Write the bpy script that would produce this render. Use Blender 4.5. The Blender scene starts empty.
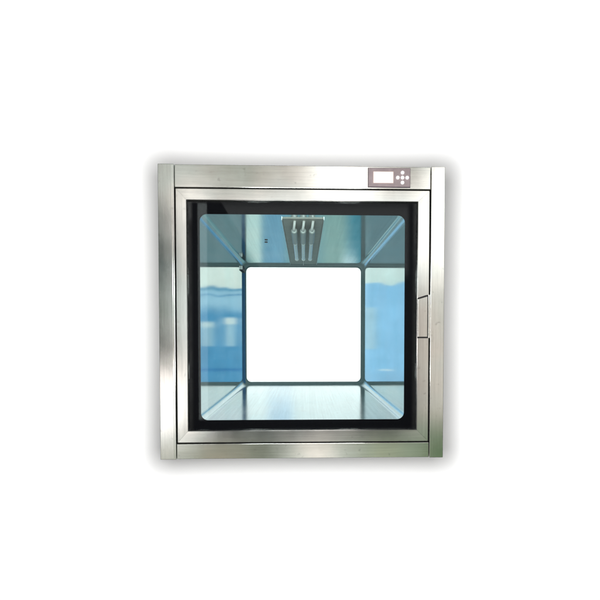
import bpy, bmesh, math
from mathutils import Matrix, Vector
C = bpy.data.collections.new('scene'); bpy.context.scene.collection.children.link(C)
S = bpy.context.scene
F_PX = 414.8            # focal length in photo pixels: used as a unit of direction in the painted light map

# ---------------------------------------------------------------- node helpers
class NT:
    def __init__(s, nt): s.nt = nt; nt.nodes.clear()
    def n(s, typ, **kw):
        nd = s.nt.nodes.new(typ)
        for k, v in kw.items(): setattr(nd, k, v)
        return nd
    def link(s, a, b): s.nt.links.new(a, b)
    def put(s, sock, v):
        if hasattr(v, 'links') or isinstance(v, bpy.types.NodeSocket): s.link(v, sock)
        else: sock.default_value = v
    def m(s, op, a, b=0.0, c=0.0):
        nd = s.n('ShaderNodeMath', operation=op)
        s.put(nd.inputs[0], a); s.put(nd.inputs[1], b); s.put(nd.inputs[2], c)
        return nd.outputs[0]
    def ramp(s, v, a, b):            # smooth 0..1 from a to b
        nd = s.n('ShaderNodeMapRange', interpolation_type='SMOOTHSTEP')
        s.put(nd.inputs['Value'], v); nd.inputs['From Min'].default_value = min(a, b); nd.inputs['From Max'].default_value = max(a, b)
        if a > b: nd.inputs['To Min'].default_value = 1; nd.inputs['To Max'].default_value = 0
        return nd.outputs['Result']
    def mix(s, f, a, b):
        nd = s.n('ShaderNodeMix', data_type='RGBA')
        s.put(nd.inputs[0], f); s.put(nd.inputs[6], a if not isinstance(a, tuple) else (*a, 1)); s.put(nd.inputs[7], b if not isinstance(b, tuple) else (*b, 1))
        return nd.outputs[2]
    def noise(s, vec, scale, detail=3, rough=.5):
        nd = s.n('ShaderNodeTexNoise'); s.put(nd.inputs['Vector'], vec)
        nd.inputs['Scale'].default_value = scale; nd.inputs['Detail'].default_value = detail; nd.inputs['Roughness'].default_value = rough
        return nd.outputs['Fac']
    def mapping(s, vec, scale):
        nd = s.n('ShaderNodeMapping'); s.put(nd.inputs['Vector'], vec); nd.inputs['Scale'].default_value = scale
        return nd.outputs['Vector']

def mat(name):
    m = bpy.data.materials.new(name); m.use_nodes = True
    t = NT(m.node_tree); o = t.n('ShaderNodeOutputMaterial'); b = t.n('ShaderNodeBsdfPrincipled')
    t.link(b.outputs[0], o.inputs['Surface']); return m, t, b, o

def steel(name, base, tint, rough, stretch, bump=.02, blot=.12, warm=(1, .975, .94)):
    """brushed stainless steel with faint smears; stretch = noise scale per axis (small along the brushing)"""
    m, t, b, o = mat(name)
    co = t.n('ShaderNodeTexCoord').outputs['Object']
    br = t.noise(t.mapping(co, stretch), 1.0, 4, .6)
    bl = t.noise(co, 7.0, 4, .6)
    bl2 = t.noise(co, 26.0, 3, .6)
    k = t.m('ADD', t.m('MULTIPLY', t.m('SUBTRACT', br, .5), .30), t.m('MULTIPLY', t.m('SUBTRACT', bl, .5), blot * 2))
    k = t.m('ADD', k, t.m('MULTIPLY', t.m('SUBTRACT', bl2, .5), blot))
    col = t.mix(t.ramp(t.noise(co, 5.0, 2), .35, .65), tuple(base[i] * tint[i] for i in range(3)), tuple(base[i] * warm[i] for i in range(3)))
    k = t.m('SUBTRACT', k, t.m('MULTIPLY', t.ramp(t.noise(co, 50.0, 2, .6), .62, .74), blot * 1.3))      # small smudges
    sc = t.n('ShaderNodeVectorMath', operation='SCALE'); t.put(sc.inputs[0], col); t.put(sc.inputs['Scale'], t.m('ADD', 1.0, k))
    t.link(sc.outputs[0], b.inputs['Base Color'])
    b.inputs['Metallic'].default_value = 1
    t.put(b.inputs['Roughness'], t.m('ADD', rough, t.m('MULTIPLY', t.m('SUBTRACT', bl, .5), rough * .8)))
    bp = t.n('ShaderNodeBump'); bp.inputs['Strength'].default_value = bump; bp.inputs['Distance'].default_value = .002
    t.put(bp.inputs['Height'], br); t.link(bp.outputs[0], b.inputs['Normal'])
    return m

def plain(name, col, rough=.5, metal=0.0, var=.08, scale=40.0, spec=.5, emit=0.0):
    m, t, b, o = mat(name)
    co = t.n('ShaderNodeTexCoord').outputs['Object']
    nz = t.noise(co, scale, 3)
    sc = t.n('ShaderNodeVectorMath', operation='SCALE'); sc.inputs[0].default_value = col
    t.put(sc.inputs['Scale'], t.m('ADD', 1.0, t.m('MULTIPLY', t.m('SUBTRACT', nz, .5), var * 2)))
    t.link(sc.outputs[0], b.inputs['Base Color'])
    b.inputs['Roughness'].default_value = rough; b.inputs['Metallic'].default_value = metal
    b.inputs['Specular IOR Level'].default_value = spec
    if emit: b.inputs['Emission Color'].default_value = (*col, 1); b.inputs['Emission Strength'].default_value = emit
    return m

def glass(name, tint=(.93, .985, .975), ior=1.35, rough=0.0):
    m, t, b, o = mat(name)
    tr = t.n('ShaderNodeBsdfTransparent'); tr.inputs[0].default_value = (*tint, 1)
    gl = t.n('ShaderNodeBsdfGlossy'); gl.inputs['Roughness'].default_value = rough
    fr = t.n('ShaderNodeFresnel'); fr.inputs['IOR'].default_value = ior
    mx = t.n('ShaderNodeMixShader'); t.link(fr.outputs[0], mx.inputs[0]); t.link(tr.outputs[0], mx.inputs[1]); t.link(gl.outputs[0], mx.inputs[2])
    t.link(mx.outputs[0], o.inputs['Surface']); return m

M = dict(
    steel_v=steel('brushed_steel_vertical', (.80, .80, .78), (.95, 1, .98), .15, (260, 260, 6), bump=.006),
    steel_h=steel('brushed_steel_horizontal', (.80, .80, .78), (.95, 1, .98), .15, (6, 260, 260), bump=.006),
    mirror=steel('polished_steel', (.84, .87, .88), (.93, .99, 1), .065, (6, 2, 6), bump=.006, blot=.04, warm=(1, 1, 1)),
    cove=steel('polished_cove', (.84, .87, .88), (.93, .99, 1), .22, (6, 2, 6), bump=.006, blot=.04, warm=(1, 1, 1)),
    floor=steel('scuffed_floor_steel', (.80, .83, .84), (.95, .99, 1), .15, (160, 2.5, 6), bump=.01, blot=.08, warm=(1, 1, 1)),
    ceil=steel('brushed_ceiling_steel', (.84, .87, .88), (.93, .99, 1), .11, (160, 2.5, 6), bump=.008, blot=.06, warm=(1, 1, 1)),
    body=steel('cabinet_steel', (.6, .6, .6), (.95, 1, 1), .4, (6, 60, 6)),
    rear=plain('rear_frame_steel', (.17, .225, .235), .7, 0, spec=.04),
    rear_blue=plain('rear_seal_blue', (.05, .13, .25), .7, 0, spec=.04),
    black=plain('black_glass_border', (.004, .003, .005), .3, spec=.06, var=.4, scale=300),
    gap_black=plain('gap_shade_black', (.012, .011, .012), .7),  # black for the shaded gaps round door and handle
    glass=glass('clear_glass', ior=1.22), rglass=glass('rear_glass', (.99, 1, 1), 1.08),
    wall=plain('white_wall_paint', (.9, .9, .9), .9, var=.0, spec=.1),
    panel=plain('panel_film', (.42, .34, .35), .45, var=.25, scale=60),
    panel_edge=plain('panel_edge', (.10, .075, .10), .5),
    screen=plain('panel_screen', (.90, .87, .82), .4, var=.02, emit=.45),
    button=plain('white_button', (.95, .95, .95), .4, var=.02, emit=.25),
    plate=plain('lamp_plate', (.38, .38, .34), .5, .2, var=.2),
    cap=plain('lamp_cap', (.45, .50, .49), .4, .2),
    tube=plain('tube_glass', (.93, .99, .99), .12, 0, var=.1, spec=.8),
    white=plain('white_plastic', (.85, .87, .85), .4),
    screw=plain('dark_screw', (.03, .03, .035), .6),
)

# ---------------------------------------------------------------- mesh helpers
def link(name, bm, m, parent=None, smooth=False, bevel=0.0, loc=None):
    bmesh.ops.recalc_face_normals(bm, faces=bm.faces)
    me = bpy.data.meshes.new(name); bm.to_mesh(me); bm.free()
    if smooth:
        for p in me.polygons: p.use_smooth = True
    me.materials.append(M[m]); o = bpy.data.objects.new(name, me); C.objects.link(o)
    if parent: o.parent = parent
    if bevel:
        md = o.modifiers.new('bevel', 'BEVEL'); md.width = bevel; md.segments = 3; md.limit_method = 'ANGLE'
        md.harden_normals = True
    return o
def box(bm, x0, x1, y0, y1, z0, z1):
    vs = [bm.verts.new((x, y, z)) for x in (x0, x1) for y in (y0, y1) for z in (z0, z1)]
    for f in ((0,1,3,2),(4,6,7,5),(0,4,5,1),(2,3,7,6),(0,2,6,4),(1,5,7,3)): bm.faces.new([vs[i] for i in f])
def rrect(hx, hz, r, cx=0, cz=0, seg=8):
    pts = []
    for sx, sz, a0 in ((1,1,0),(-1,1,90),(-1,-1,180),(1,-1,270)):
        for i in range(seg + 1):
            a = math.radians(a0 + 90 * i / seg)
            pts.append((cx + sx*(hx - r) + r*math.cos(a), cz + sz*(hz - r) + r*math.sin(a)))
    return pts
def loop(bm, pts, y): return [bm.verts.new((x, y, z)) for x, z in pts]
def bridge(bm, a, b):
    n = len(a)
    for i in range(n): bm.faces.new((a[i], a[(i+1)%n], b[(i+1)%n], b[i]))
def ring_plate(bm, outer, inner, y0, y1):       # plate with an opening (both loops same count)
    A, B = loop(bm, outer, y0), loop(bm, inner, y0); D, E = loop(bm, outer, y1), loop(bm, inner, y1)
    bridge(bm, A, B); bridge(bm, D, E); bridge(bm, A, D); bridge(bm, B, E)
def cyl(bm, c, r, length, axis='Y', seg=20, r2=None):
    rot = {'Y': Matrix.Rotation(math.pi/2, 4, 'X'), 'X': Matrix.Rotation(math.pi/2, 4, 'Y'), 'Z': Matrix()}[axis]
    bmesh.ops.create_cone(bm, cap_ends=True, segments=seg, radius1=r, radius2=r if r2 is None else r2, depth=length, matrix=Matrix.Translation(c) @ rot)
def tube(bm, pts, r, seg=12):
    pts = [Vector(p) for p in pts]; rings = []
    for i, p in enumerate(pts):
        d = (pts[min(i+1, len(pts)-1)] - pts[max(i-1, 0)]).normalized()
        u = d.cross(Vector((1, 0, 0)));  u = u if u.length > .1 else d.cross(Vector((0, 0, 1)))
        u.normalize(); w = d.cross(u)
        rings.append([bm.verts.new(p + r*(math.cos(2*math.pi*k/seg)*u + math.sin(2*math.pi*k/seg)*w)) for k in range(seg)])
    for a, b in zip(rings, rings[1:]): bridge(bm, a, b)
    bm.faces.new(rings[0]); bm.faces.new(rings[-1])

# ---------------------------------------------------------------- setting: white wall the box is built into
WALL_Y = .20; CZ = -.0135
bm = bmesh.new()
ring_plate(bm, [(6,6),(-6,6),(-6,-6),(6,-6)], [(.352,CZ+.352),(-.352,CZ+.352),(-.352,CZ-.352),(.352,CZ-.352)], WALL_Y, WALL_Y + .12)
wl = link('wall', bm, 'wall'); wl['kind'] = 'structure'

# ---------------------------------------------------------------- the pass box
root = bpy.data.objects.new('pass_box', None); root.empty_display_size = .2; C.objects.link(root)
root.location = (0, .4, -.4395)
root['label'] = 'square stainless steel pass box with black edged glass door, set in a white wall'
root['category'] = 'pass box'
BASE = Vector(root.location)
def part(name, bm, m, parent=root, **k):
    if parent is not root and parent.name.startswith('light_fixture') or name == 'light_fixture':   # follows the slight fall of the ceiling
        for q in bm.verts: q.co.z += .006 - .007*(q.co.y-.0135)/.8565
    if parent is root:
        bmesh.ops.translate(bm, verts=bm.verts, vec=-BASE)
    else:
        bmesh.ops.translate(bm, verts=bm.verts, vec=-BASE)
    return link(name, bm, m, parent, **k)

# outer frame
bm = bmesh.new(); box(bm, -.4275, -.3795, 0, WALL_Y-.002, -.4395, .4395); lp = part('frame_post', bm, 'steel_v', bevel=.0018)
bm = bmesh.new(); box(bm, -.3866, -.3856, -.0014, .002, -.436, .436); part('fold_line', bm, 'steel_v', lp)
bm = bmesh.new(); box(bm, .3848, .4275, 0, WALL_Y-.002, -.4395, .4395); part('frame_post', bm, 'steel_v', bevel=.0018)
bm = bmesh.new(); box(bm, -.3787, .3838, .0012, WALL_Y-.004, .3712, .4385); part('frame_rail', bm, 'steel_h', bevel=.0018)
bm = bmesh.new(); box(bm, -.3787, .3838, .0012, WALL_Y-.004, -.4385, -.3922); part('frame_rail', bm, 'steel_h', bevel=.0018)
bm = bmesh.new()
ring_plate(bm, [(.3842,.3708),(-.379,.3708),(-.379,-.3918),(.3842,-.3918)], [(.35,.335),(-.35,.335),(-.35,-.358),(.35,-.358)], .016, .03)
part('door_gap_shade', bm, 'gap_black')  # black ring behind the door gaps, so they read as shade

# door leaf: four mitred members in one mesh
X0, X1, Z0, Z1 = -.3762, .3815, -.3893, .3682
GX0, GX1, GZ0, GZ1 = -.3425, .3438, -.3515, .3328
def member(bm, corners_o, corners_i, tilt_o, tilt_i):
    """one mitred channel: profile outer back - outer front - inner front - glass rebate"""
    prof = []
    for (o, i) in zip(corners_o, corners_i):
        o = Vector(o); i = Vector(i); d = (i - o)
        def q(t, y): p = o + d*t; return bm.verts.new((p.x, y, p.y))
        prof.append([q(0, .016), q(0, tilt_o+.0022), q(.012, tilt_o+.0008), q(.055, tilt_o), q(.93, tilt_i), q(.985, tilt_i+.001), q(1, tilt_i+.0025), q(1, .016)])
    a, b = prof
    for k in range(len(a)-1): bm.faces.new((a[k], a[k+1], b[k+1], b[k]))
    bm.faces.new((a[-1], a[0], b[0], b[-1]))
g = .00025
O = [(X0,Z1),(X1,Z1),(X1,Z0),(X0,Z0)]; I = [(GX0,GZ1),(GX1,GZ1),(GX1,GZ0),(GX0,GZ0)]
door = bpy.data.objects.new('door', None); C.objects.link(door); door.parent = root
for nm, mt, o2, i2, ta, tb in (
        ('door_rail', 'steel_h', [(X0+g,Z1),(X1-g,Z1)], [(GX0+g,GZ1),(GX1-g,GZ1)], -.0007, -.0006),
        ('door_rail', 'steel_h', [(X0+g,Z0),(X1-g,Z0)], [(GX0+g,GZ0),(GX1-g,GZ0)], -.0008, -.0005),
        ('stile', 'steel_v', [(X0,Z1-g),(X0,Z0+g)], [(GX0,GZ1-g),(GX0,GZ0+g)], -.0008, -.0007),
        ('stile', 'steel_v', [(X1,Z1-g),(X1,Z0+g)], [(GX1,GZ1-g),(GX1,GZ0+g)], -.0007, -.0006)):
    bm = bmesh.new(); member(bm, o2, i2, ta, tb); part(nm, bm, mt, door)
bm = bmesh.new(); box(bm, GX0+.0002, GX1-.0002, .006, .0105, GZ0+.0002, GZ1-.0002); part('glass_pane', bm, 'glass', door)
bm = bmesh.new()
HX, HZ = (GX1-GX0)/2, (GZ1-GZ0)/2; CX, CZG = (GX0+GX1)/2, (GZ0+GZ1)/2
ring_plate(bm, rrect(HX-.0002, HZ-.0002, .0002, CX, CZG), rrect(.3085, .3095, .021, .0005, CZ), .0108, .0125)
part('glass_border', bm, 'black', door)
# pull handle on the right stile
def prism(bm, pts, y0, y1):
    a, b = loop(bm, pts, y0), loop(bm, pts, y1); bm.faces.new(a); bm.faces.new(b); bridge(bm, a, b)
bm = bmesh.new(); prism(bm, [(.3455,.0450),(.3475,.0475),(.3720,.0555),(.3785,.0560),(.3785,-.0750),(.3455,-.0750)], -.0014, .004); hs = part('handle_shadow_gap', bm, 'gap_black', door); hs.name = 'handle_shadow_plate'  # black plate drawn for the shadow lines round the handle
bm = bmesh.new(); prism(bm, [(.3455,.0425),(.3752,.0515),(.3752,-.0712),(.3455,-.0712)], -.0055, .004); part('handle', bm, 'steel_v', door, bevel=.0012)
bm = bmesh.new(); box(bm, .3792, .3846, -.0022, .006, -.0742, .0560); part('handle_edge', bm, 'steel_v', door, bevel=.0005)

# control panel
bm = bmesh.new(); box(bm, .1945, .3218, -.0012, .003, .3762, .4335); cp = part('control_panel', bm, 'panel_edge', bevel=.0004)
bm = bmesh.new(); box(bm, .1958, .3205, -.0019, .0, .3776, .4322); part('panel_face', bm, 'panel', cp)
bm = bmesh.new(); box(bm, .2090, .2712, -.0024, .0, .3870, .4228); part('screen_bezel', bm, 'screw', cp).data.materials[0] = plain('bezel', (.62,.48,.45), .5)
bm = bmesh.new(); box(bm, .2108, .2696, -.0030, .0, .3886, .4212); part('screen', bm, 'screen', cp)
for bx, bz in ((.2976,.4045),(.3117,.4045),(.2834,.4045),(.2976,.4192),(.2976,.3898)):
    bm = bmesh.new(); cyl(bm, (bx, -.0022, bz), .0056, .0030, 'Y', 24, None); part('button', bm, 'button', cp, bevel=.0005)

# chamber: polished tube with coved corners, cabinet outside it
bm = bmesh.new(); H = .3055
A = loop(bm, rrect(.3115, .3115, .022, .0005, CZ, 10), .0135); B = loop(bm, rrect(.3045, .3045, .022, .0015, CZ-.0005, 10), .87); bridge(bm, A, B)
ch = part('chamber', bm, 'mirror', smooth=True)
for p in ch.data.polygons: p.use_smooth = p.area < .01
for p in ch.data.polygons: p.use_smooth = True
ch.data.materials.append(M['cove'])
for p in ch.data.polygons: p.material_index = 1 if p.area < .05 else 0
ch.data.materials.append(M['floor'])
for p in ch.data.polygons:
    if p.area > .05 and p.center.z + BASE.z < CZ - .28: p.material_index = 2
ch.data.materials.append(M['ceil'])
for p in ch.data.polygons:
    if p.area > .05 and p.center.z + BASE.z > CZ + .28: p.material_index = 3
# keep flat panels flat: mark the cove boundaries sharp
n = 11
bm = bmesh.new(); bm.from_mesh(ch.data)
for e in bm.edges:
    if len(e.link_faces) == 2 and abs(e.verts[0].co.y - e.verts[1].co.y) > .1:
        if max(f.calc_area() for f in e.link_faces) > .1: e.smooth = False
bm.to_mesh(ch.data); bm.free()
bm = bmesh.new()
ring_plate(bm, rrect(.346, .346, .004, 0, CZ, 4), rrect(.319, .319, .028, 0, CZ, 4), .031, .868)
part('cabinet_body', bm, 'body')
# rear door frame, seen through the chamber
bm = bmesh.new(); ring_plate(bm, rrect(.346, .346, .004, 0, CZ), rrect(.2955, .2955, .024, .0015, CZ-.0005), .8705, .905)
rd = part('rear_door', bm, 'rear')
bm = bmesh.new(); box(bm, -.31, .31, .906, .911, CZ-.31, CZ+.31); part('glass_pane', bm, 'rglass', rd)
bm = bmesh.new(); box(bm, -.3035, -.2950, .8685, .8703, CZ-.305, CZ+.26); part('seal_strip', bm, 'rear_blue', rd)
bm = bmesh.new(); box(bm, -.3038, -.295, .79, .868, CZ+.262, CZ+.285); lk = part('door_lock', bm, 'screw', bevel=.001)
bm = bmesh.new(); box(bm, -.3028, -.2962, .786, .7895, CZ+.266, CZ+.2825); part('lock_tab', bm, 'white', lk)

# ceiling light fixture with three tubes
TZ = CZ + H
bm = bmesh.new(); box(bm, -.064, .064, .05, .845, TZ-.0028, TZ+.002); fx = part('light_fixture', bm, 'plate', bevel=.001)
for sx in (-1, 1):
    bm = bmesh.new(); box(bm, min(sx*.0645, sx*.0665), max(sx*.0645, sx*.0665), .056, .845, TZ-.0055, TZ+.002); part('edge_trim', bm, 'body', fx)
for tx in (-.0285, .0005, .0295):
    bm = bmesh.new()
    pr = [(.0, .0)]
    tube(bm, [(tx, y, TZ-.024) for y in (.27, .30, .40, .50, .575, .585, .590)], .0078, 16)
    part('lamp_tube', bm, 'tube', fx, smooth=True)
    bm = bmesh.new(); cyl(bm, (tx, .19, TZ-.024), .0105, .16, 'Y', 20); part('lamp_cap', bm, 'cap', fx, smooth=False, bevel=.005)
    bm = bmesh.new(); tube(bm, [(tx, .112, TZ-.024), (tx-.001, .098, TZ-.023), (tx+.001, .082, TZ-.016), (tx+.003, .074, TZ-.002)], .0042, 10); part('lamp_holder', bm, 'white', fx, smooth=True)
    bm = bmesh.new(); cyl(bm, (tx, .592, TZ-.024), .0088, .012, 'Y', 16); box(bm, tx-.002, tx+.002, .588, .592, TZ-.018, TZ-.002); part('tube_clip', bm, 'white', fx)
bm = bmesh.new(); tube(bm, [(.0005, .60, TZ-.008), (.001, .70, TZ-.0075), (.0, .845, TZ-.008)], .0014, 8); part('reflection_cord', bm, 'white', fx)  # cord added for the thin vertical reflection below the middle tube
bm = bmesh.new(); cyl(bm, (-.142, .36, TZ-.0015), .006, .003, 'Z', 16); part('ceiling_screw', bm, 'screw')

# ---------------------------------------------------------------- world: painted light map, patches set for what steel and glass mirror
w = bpy.data.worlds.new('World'); S.world = w; w.use_nodes = True
t = NT(w.node_tree); out = t.n('ShaderNodeOutputWorld'); bg = t.n('ShaderNodeBackground'); t.link(bg.outputs[0], out.inputs[0])
gen = t.n('ShaderNodeTexCoord').outputs['Generated']
sp = t.n('ShaderNodeSeparateXYZ'); t.link(gen, sp.inputs[0]); X, Y, Z = sp.outputs
ay = t.m('MAXIMUM', t.m('ABSOLUTE', Y), .02)
u = t.m('MULTIPLY', t.m('DIVIDE', X, ay), F_PX); v = t.m('MULTIPLY', t.m('DIVIDE', Z, ay), F_PX)
uv = t.n('ShaderNodeCombineXYZ'); t.put(uv.inputs[0], u); t.put(uv.inputs[1], v)
wob = t.m('MULTIPLY', t.m('SUBTRACT', t.noise(uv.outputs[0], .045, 1), .5), 14)
vw = t.m('ADD', v, wob)
def rect(u0, u1, v0, v1, su=3, sv=3, vv=None):
    vv = v if vv is None else vv
    a = t.m('MULTIPLY', t.ramp(u, u0-su, u0+su), t.ramp(u, u1+su, u1-su))
    b = t.m('MULTIPLY', t.ramp(vv, v0-sv, v0+sv), t.ramp(vv, v1+sv, v1-sv))
    return t.m('MULTIPLY', a, b)
BIG = 1e5
# --- behind (+Y)
L = (.19, .30, .34)
def lay(base, mask, col): return t.mix(mask, base, col)
r = t.mix(t.ramp(v, -75, 55), (.15, .24, .26), (.72, .78, .82))
# right-hand side of the room (mirrored in the left wall)
r = lay(r, rect(61, BIG, -56, 90, 1, 3), (.11, .34, .57))
r = lay(r, rect(61, BIG, 24, 90, 1, 6, vw), (.36, .60, .76))
r = lay(r, rect(61, BIG, 46, 90, 1, .8, vw), (.82, .90, .84))
r = lay(r, rect(61, BIG, 43.5, 46, 1, 1.2, vw), (.12, .34, .52))
r = lay(r, rect(61, BIG, 38.5, 40, 1, .7, vw), (.14, .34, .55))
r = lay(r, rect(77, 86, -12, 17, .8, 1), (.45, .66, .78))
r = lay(r, rect(76, 87, 10, 16, .8, 1), (.80, .88, .86))
r = lay(r, rect(98, 112, -12, 12, 1, 1), (.35, .55, .68))
r = lay(r, rect(98, 112, 7, 12, 1, 2), (.62, .74, .76))
r = lay(r, rect(65, 68, -8, 16, .6, 1), (.50, .68, .82))
r = lay(r, rect(61, BIG, -37, -34, 1, 1.2), (.07, .25, .50))
# left-hand side (mirrored in the right wall)
r = lay(r, rect(-BIG, -60, -56, 90, 1, 3), (.34, .64, .92))
r = lay(r, rect(-BIG, -60, 51, 90, 1, 1, vw), (.76, .88, .85))
r = lay(r, rect(-78, -66, -15, 27, .8, 1), (.48, .70, .84))
r = lay(r, rect(-BIG, -60, -56, -38, 1, 5), (.34, .60, .85))
r = lay(r, rect(-95, -82, -37, -35.6, 2, .5, vw), (.8, .9, .95))
# upper side bands (mirrored in the floor corners)
r = lay(r, rect(61, BIG, 74, BIG, 1, 2), (.80, .84, .88))
r = lay(r, rect(-BIG, -60, 74, BIG, 1, 2), (.60, .68, .72))
# ahead and low (mirrored in the ceiling)
r = lay(r, rect(-63, 62, -BIG, -52, 1, 3), (.20, .38, .42))
r = lay(r, rect(-63, -42, -BIG, -52, 3, 3), (.60, .76, .72))
r = lay(r, rect(-42, -19, -BIG, -52, 5, 3), (.17, .37, .52))
r = lay(r, rect(18, 44, -BIG, -52, 8, 8), (.26, .42, .40))
r = lay(r, rect(44, 62, -BIG, -52, 7, 6), (.05, .24, .32))
r = lay(r, rect(38, 52, -84, -68, 5, 4), (.75, .95, 1.0))
ln = t.m('ADD', t.m('MULTIPLY', t.m('ADD', u, 47), 1.69), t.m('SUBTRACT', -72, v))
r = lay(r, t.m('MULTIPLY', rect(-63, 0, -BIG, -60, 1, 3), t.ramp(ln, 1, -1)), (.10, .21, .23))
r = lay(r, rect(63, BIG, -BIG, -62, 1, 3), (.19, .28, .30))
r = lay(r, rect(-BIG, -61, -BIG, -62, 1, 3), (.15, .24, .27))
# straight ahead: bright white
r = lay(r, rect(-61, 60, -52, BIG, .8, .8), (1.35, 1.35, 1.35))
r = lay(r, rect(-61, 60, 71, BIG, .8, 5), (.95, 1.02, 1.03))
r = lay(r, rect(-36, -12, 71, BIG, 6, 3), (.62, .78, .95))
# --- in front (-Y): made-up light and dark patches that tone the steel and the glass
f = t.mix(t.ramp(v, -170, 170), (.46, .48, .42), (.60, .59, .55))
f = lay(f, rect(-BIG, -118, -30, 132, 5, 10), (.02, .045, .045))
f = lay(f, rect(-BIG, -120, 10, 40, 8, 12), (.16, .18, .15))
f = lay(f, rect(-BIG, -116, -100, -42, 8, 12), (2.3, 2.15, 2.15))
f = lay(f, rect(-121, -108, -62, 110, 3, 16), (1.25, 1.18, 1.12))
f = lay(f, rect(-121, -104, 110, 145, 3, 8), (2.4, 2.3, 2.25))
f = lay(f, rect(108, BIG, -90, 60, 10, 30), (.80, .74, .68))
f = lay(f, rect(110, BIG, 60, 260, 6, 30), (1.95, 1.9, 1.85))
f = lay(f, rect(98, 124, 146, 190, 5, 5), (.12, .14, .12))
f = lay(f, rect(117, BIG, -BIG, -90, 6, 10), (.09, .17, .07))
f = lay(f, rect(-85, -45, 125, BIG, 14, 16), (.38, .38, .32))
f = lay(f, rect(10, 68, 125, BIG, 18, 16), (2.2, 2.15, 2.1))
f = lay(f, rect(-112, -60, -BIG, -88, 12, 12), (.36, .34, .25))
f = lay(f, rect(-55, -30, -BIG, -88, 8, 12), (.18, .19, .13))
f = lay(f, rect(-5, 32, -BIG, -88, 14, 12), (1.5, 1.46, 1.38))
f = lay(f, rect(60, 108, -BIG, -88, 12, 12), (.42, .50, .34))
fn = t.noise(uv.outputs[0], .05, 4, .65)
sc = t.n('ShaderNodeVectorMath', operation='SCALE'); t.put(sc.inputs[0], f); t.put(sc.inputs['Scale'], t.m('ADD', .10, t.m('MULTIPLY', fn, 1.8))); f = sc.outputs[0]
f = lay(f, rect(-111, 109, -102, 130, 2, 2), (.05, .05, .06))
line = t.m('SUBTRACT', t.m('MULTIPLY', t.m('ADD', u, 47), 1.7), t.m('SUBTRACT', 71, v))   # edge of the pale veil painted for the glass, running down to the right
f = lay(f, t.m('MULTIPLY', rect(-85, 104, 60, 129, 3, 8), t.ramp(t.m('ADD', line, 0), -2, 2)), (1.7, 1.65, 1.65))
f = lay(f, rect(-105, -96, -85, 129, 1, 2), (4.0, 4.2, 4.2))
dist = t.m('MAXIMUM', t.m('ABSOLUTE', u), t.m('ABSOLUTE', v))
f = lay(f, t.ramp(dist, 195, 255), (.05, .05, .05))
rn = t.m('ADD', t.m('MULTIPLY', t.noise(uv.outputs[0], .07, 4, .6), .5), t.m('MULTIPLY', t.noise(t.mapping(uv.outputs[0], (1, .12, 1)), .16, 3, .6), .5))
sc = t.n('ShaderNodeVectorMath', operation='SCALE'); t.put(sc.inputs[0], r); t.put(sc.inputs['Scale'], t.m('ADD', .60, t.m('MULTIPLY', rn, .76))); r = sc.outputs[0]
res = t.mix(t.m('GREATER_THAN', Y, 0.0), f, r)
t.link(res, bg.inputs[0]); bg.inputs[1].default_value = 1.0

# ---------------------------------------------------------------- lamps: added and unseen, round the camera, shaping the halo on the wall
def area(name, loc, target, sx, sy, power, col=(1, 1, 1), spread=180):
    l = bpy.data.lights.new(name, 'AREA'); l.shape = 'RECTANGLE'; l.size = sx; l.size_y = sy; l.energy = power; l.color = col
    l.spread = math.radians(spread)
    o = bpy.data.objects.new(name, l); C.objects.link(o); o.location = loc
    o.rotation_euler = (Vector(target) - Vector(loc)).to_track_quat('-Z', 'Y').to_euler(); return o
for nm, x, z, sx, sz in (('left', -.247, -.0075, .105, .595), ('right', .247, -.0075, .105, .595), ('top', 0, .2225, .388, .135), ('bottom', 0, -.265, .388, .08)):
    area('added_key_'+nm, (x, -1.0, z), (x, 0, z), sx, sz, 9.8 * sx*sz/.208, (1, 1, 1))  # added lamps close to the lens axis so the frame shadows the wall
for nm, x, z, sx, sz in (('left', -1.085, .0085, 1.1, 1.087), ('right', 1.092, .0085, 1.1, 1.087), ('top', 0, 1.102, 3.3, 1.1), ('bottom', 0, -1.085, 3.3, 1.1)):
    area('strip_'+nm, (x, -1.35, z), (x, 0, z), sx, sz, 2.7*sx*sz, spread=6)  # narrow added lamps whiten the wall outside the halo

# ---------------------------------------------------------------- camera (solved from the photo's corners)
cam = bpy.data.cameras.new('camera'); co = bpy.data.objects.new('camera', cam); C.objects.link(co); S.camera = co
cam.sensor_width = 36; cam.lens = 36 * F_PX / 600; cam.shift_x = -.02645; cam.shift_y = .07525
cam.clip_start = .01; cam.clip_end = 200
rx, ry, rz = -.026306, -.0000958, -.0277089
R = Matrix.Rotation(rz, 4, 'Z') @ Matrix.Rotation(rx, 4, 'X') @ Matrix.Rotation(ry, 4, 'Y') @ Matrix.Rotation(math.pi/2, 4, 'X')
co.matrix_world = Matrix.Translation((.004387, -1.246173, -.062892)) @ R

S.view_settings.view_transform = 'Standard'; S.view_settings.look = 'None'; S.view_settings.exposure = 0; S.view_settings.gamma = 1
S.cycles.max_bounces = 12; S.cycles.glossy_bounces = 10; S.cycles.transparent_max_bounces = 16
S.cycles.sample_clamp_indirect = 6
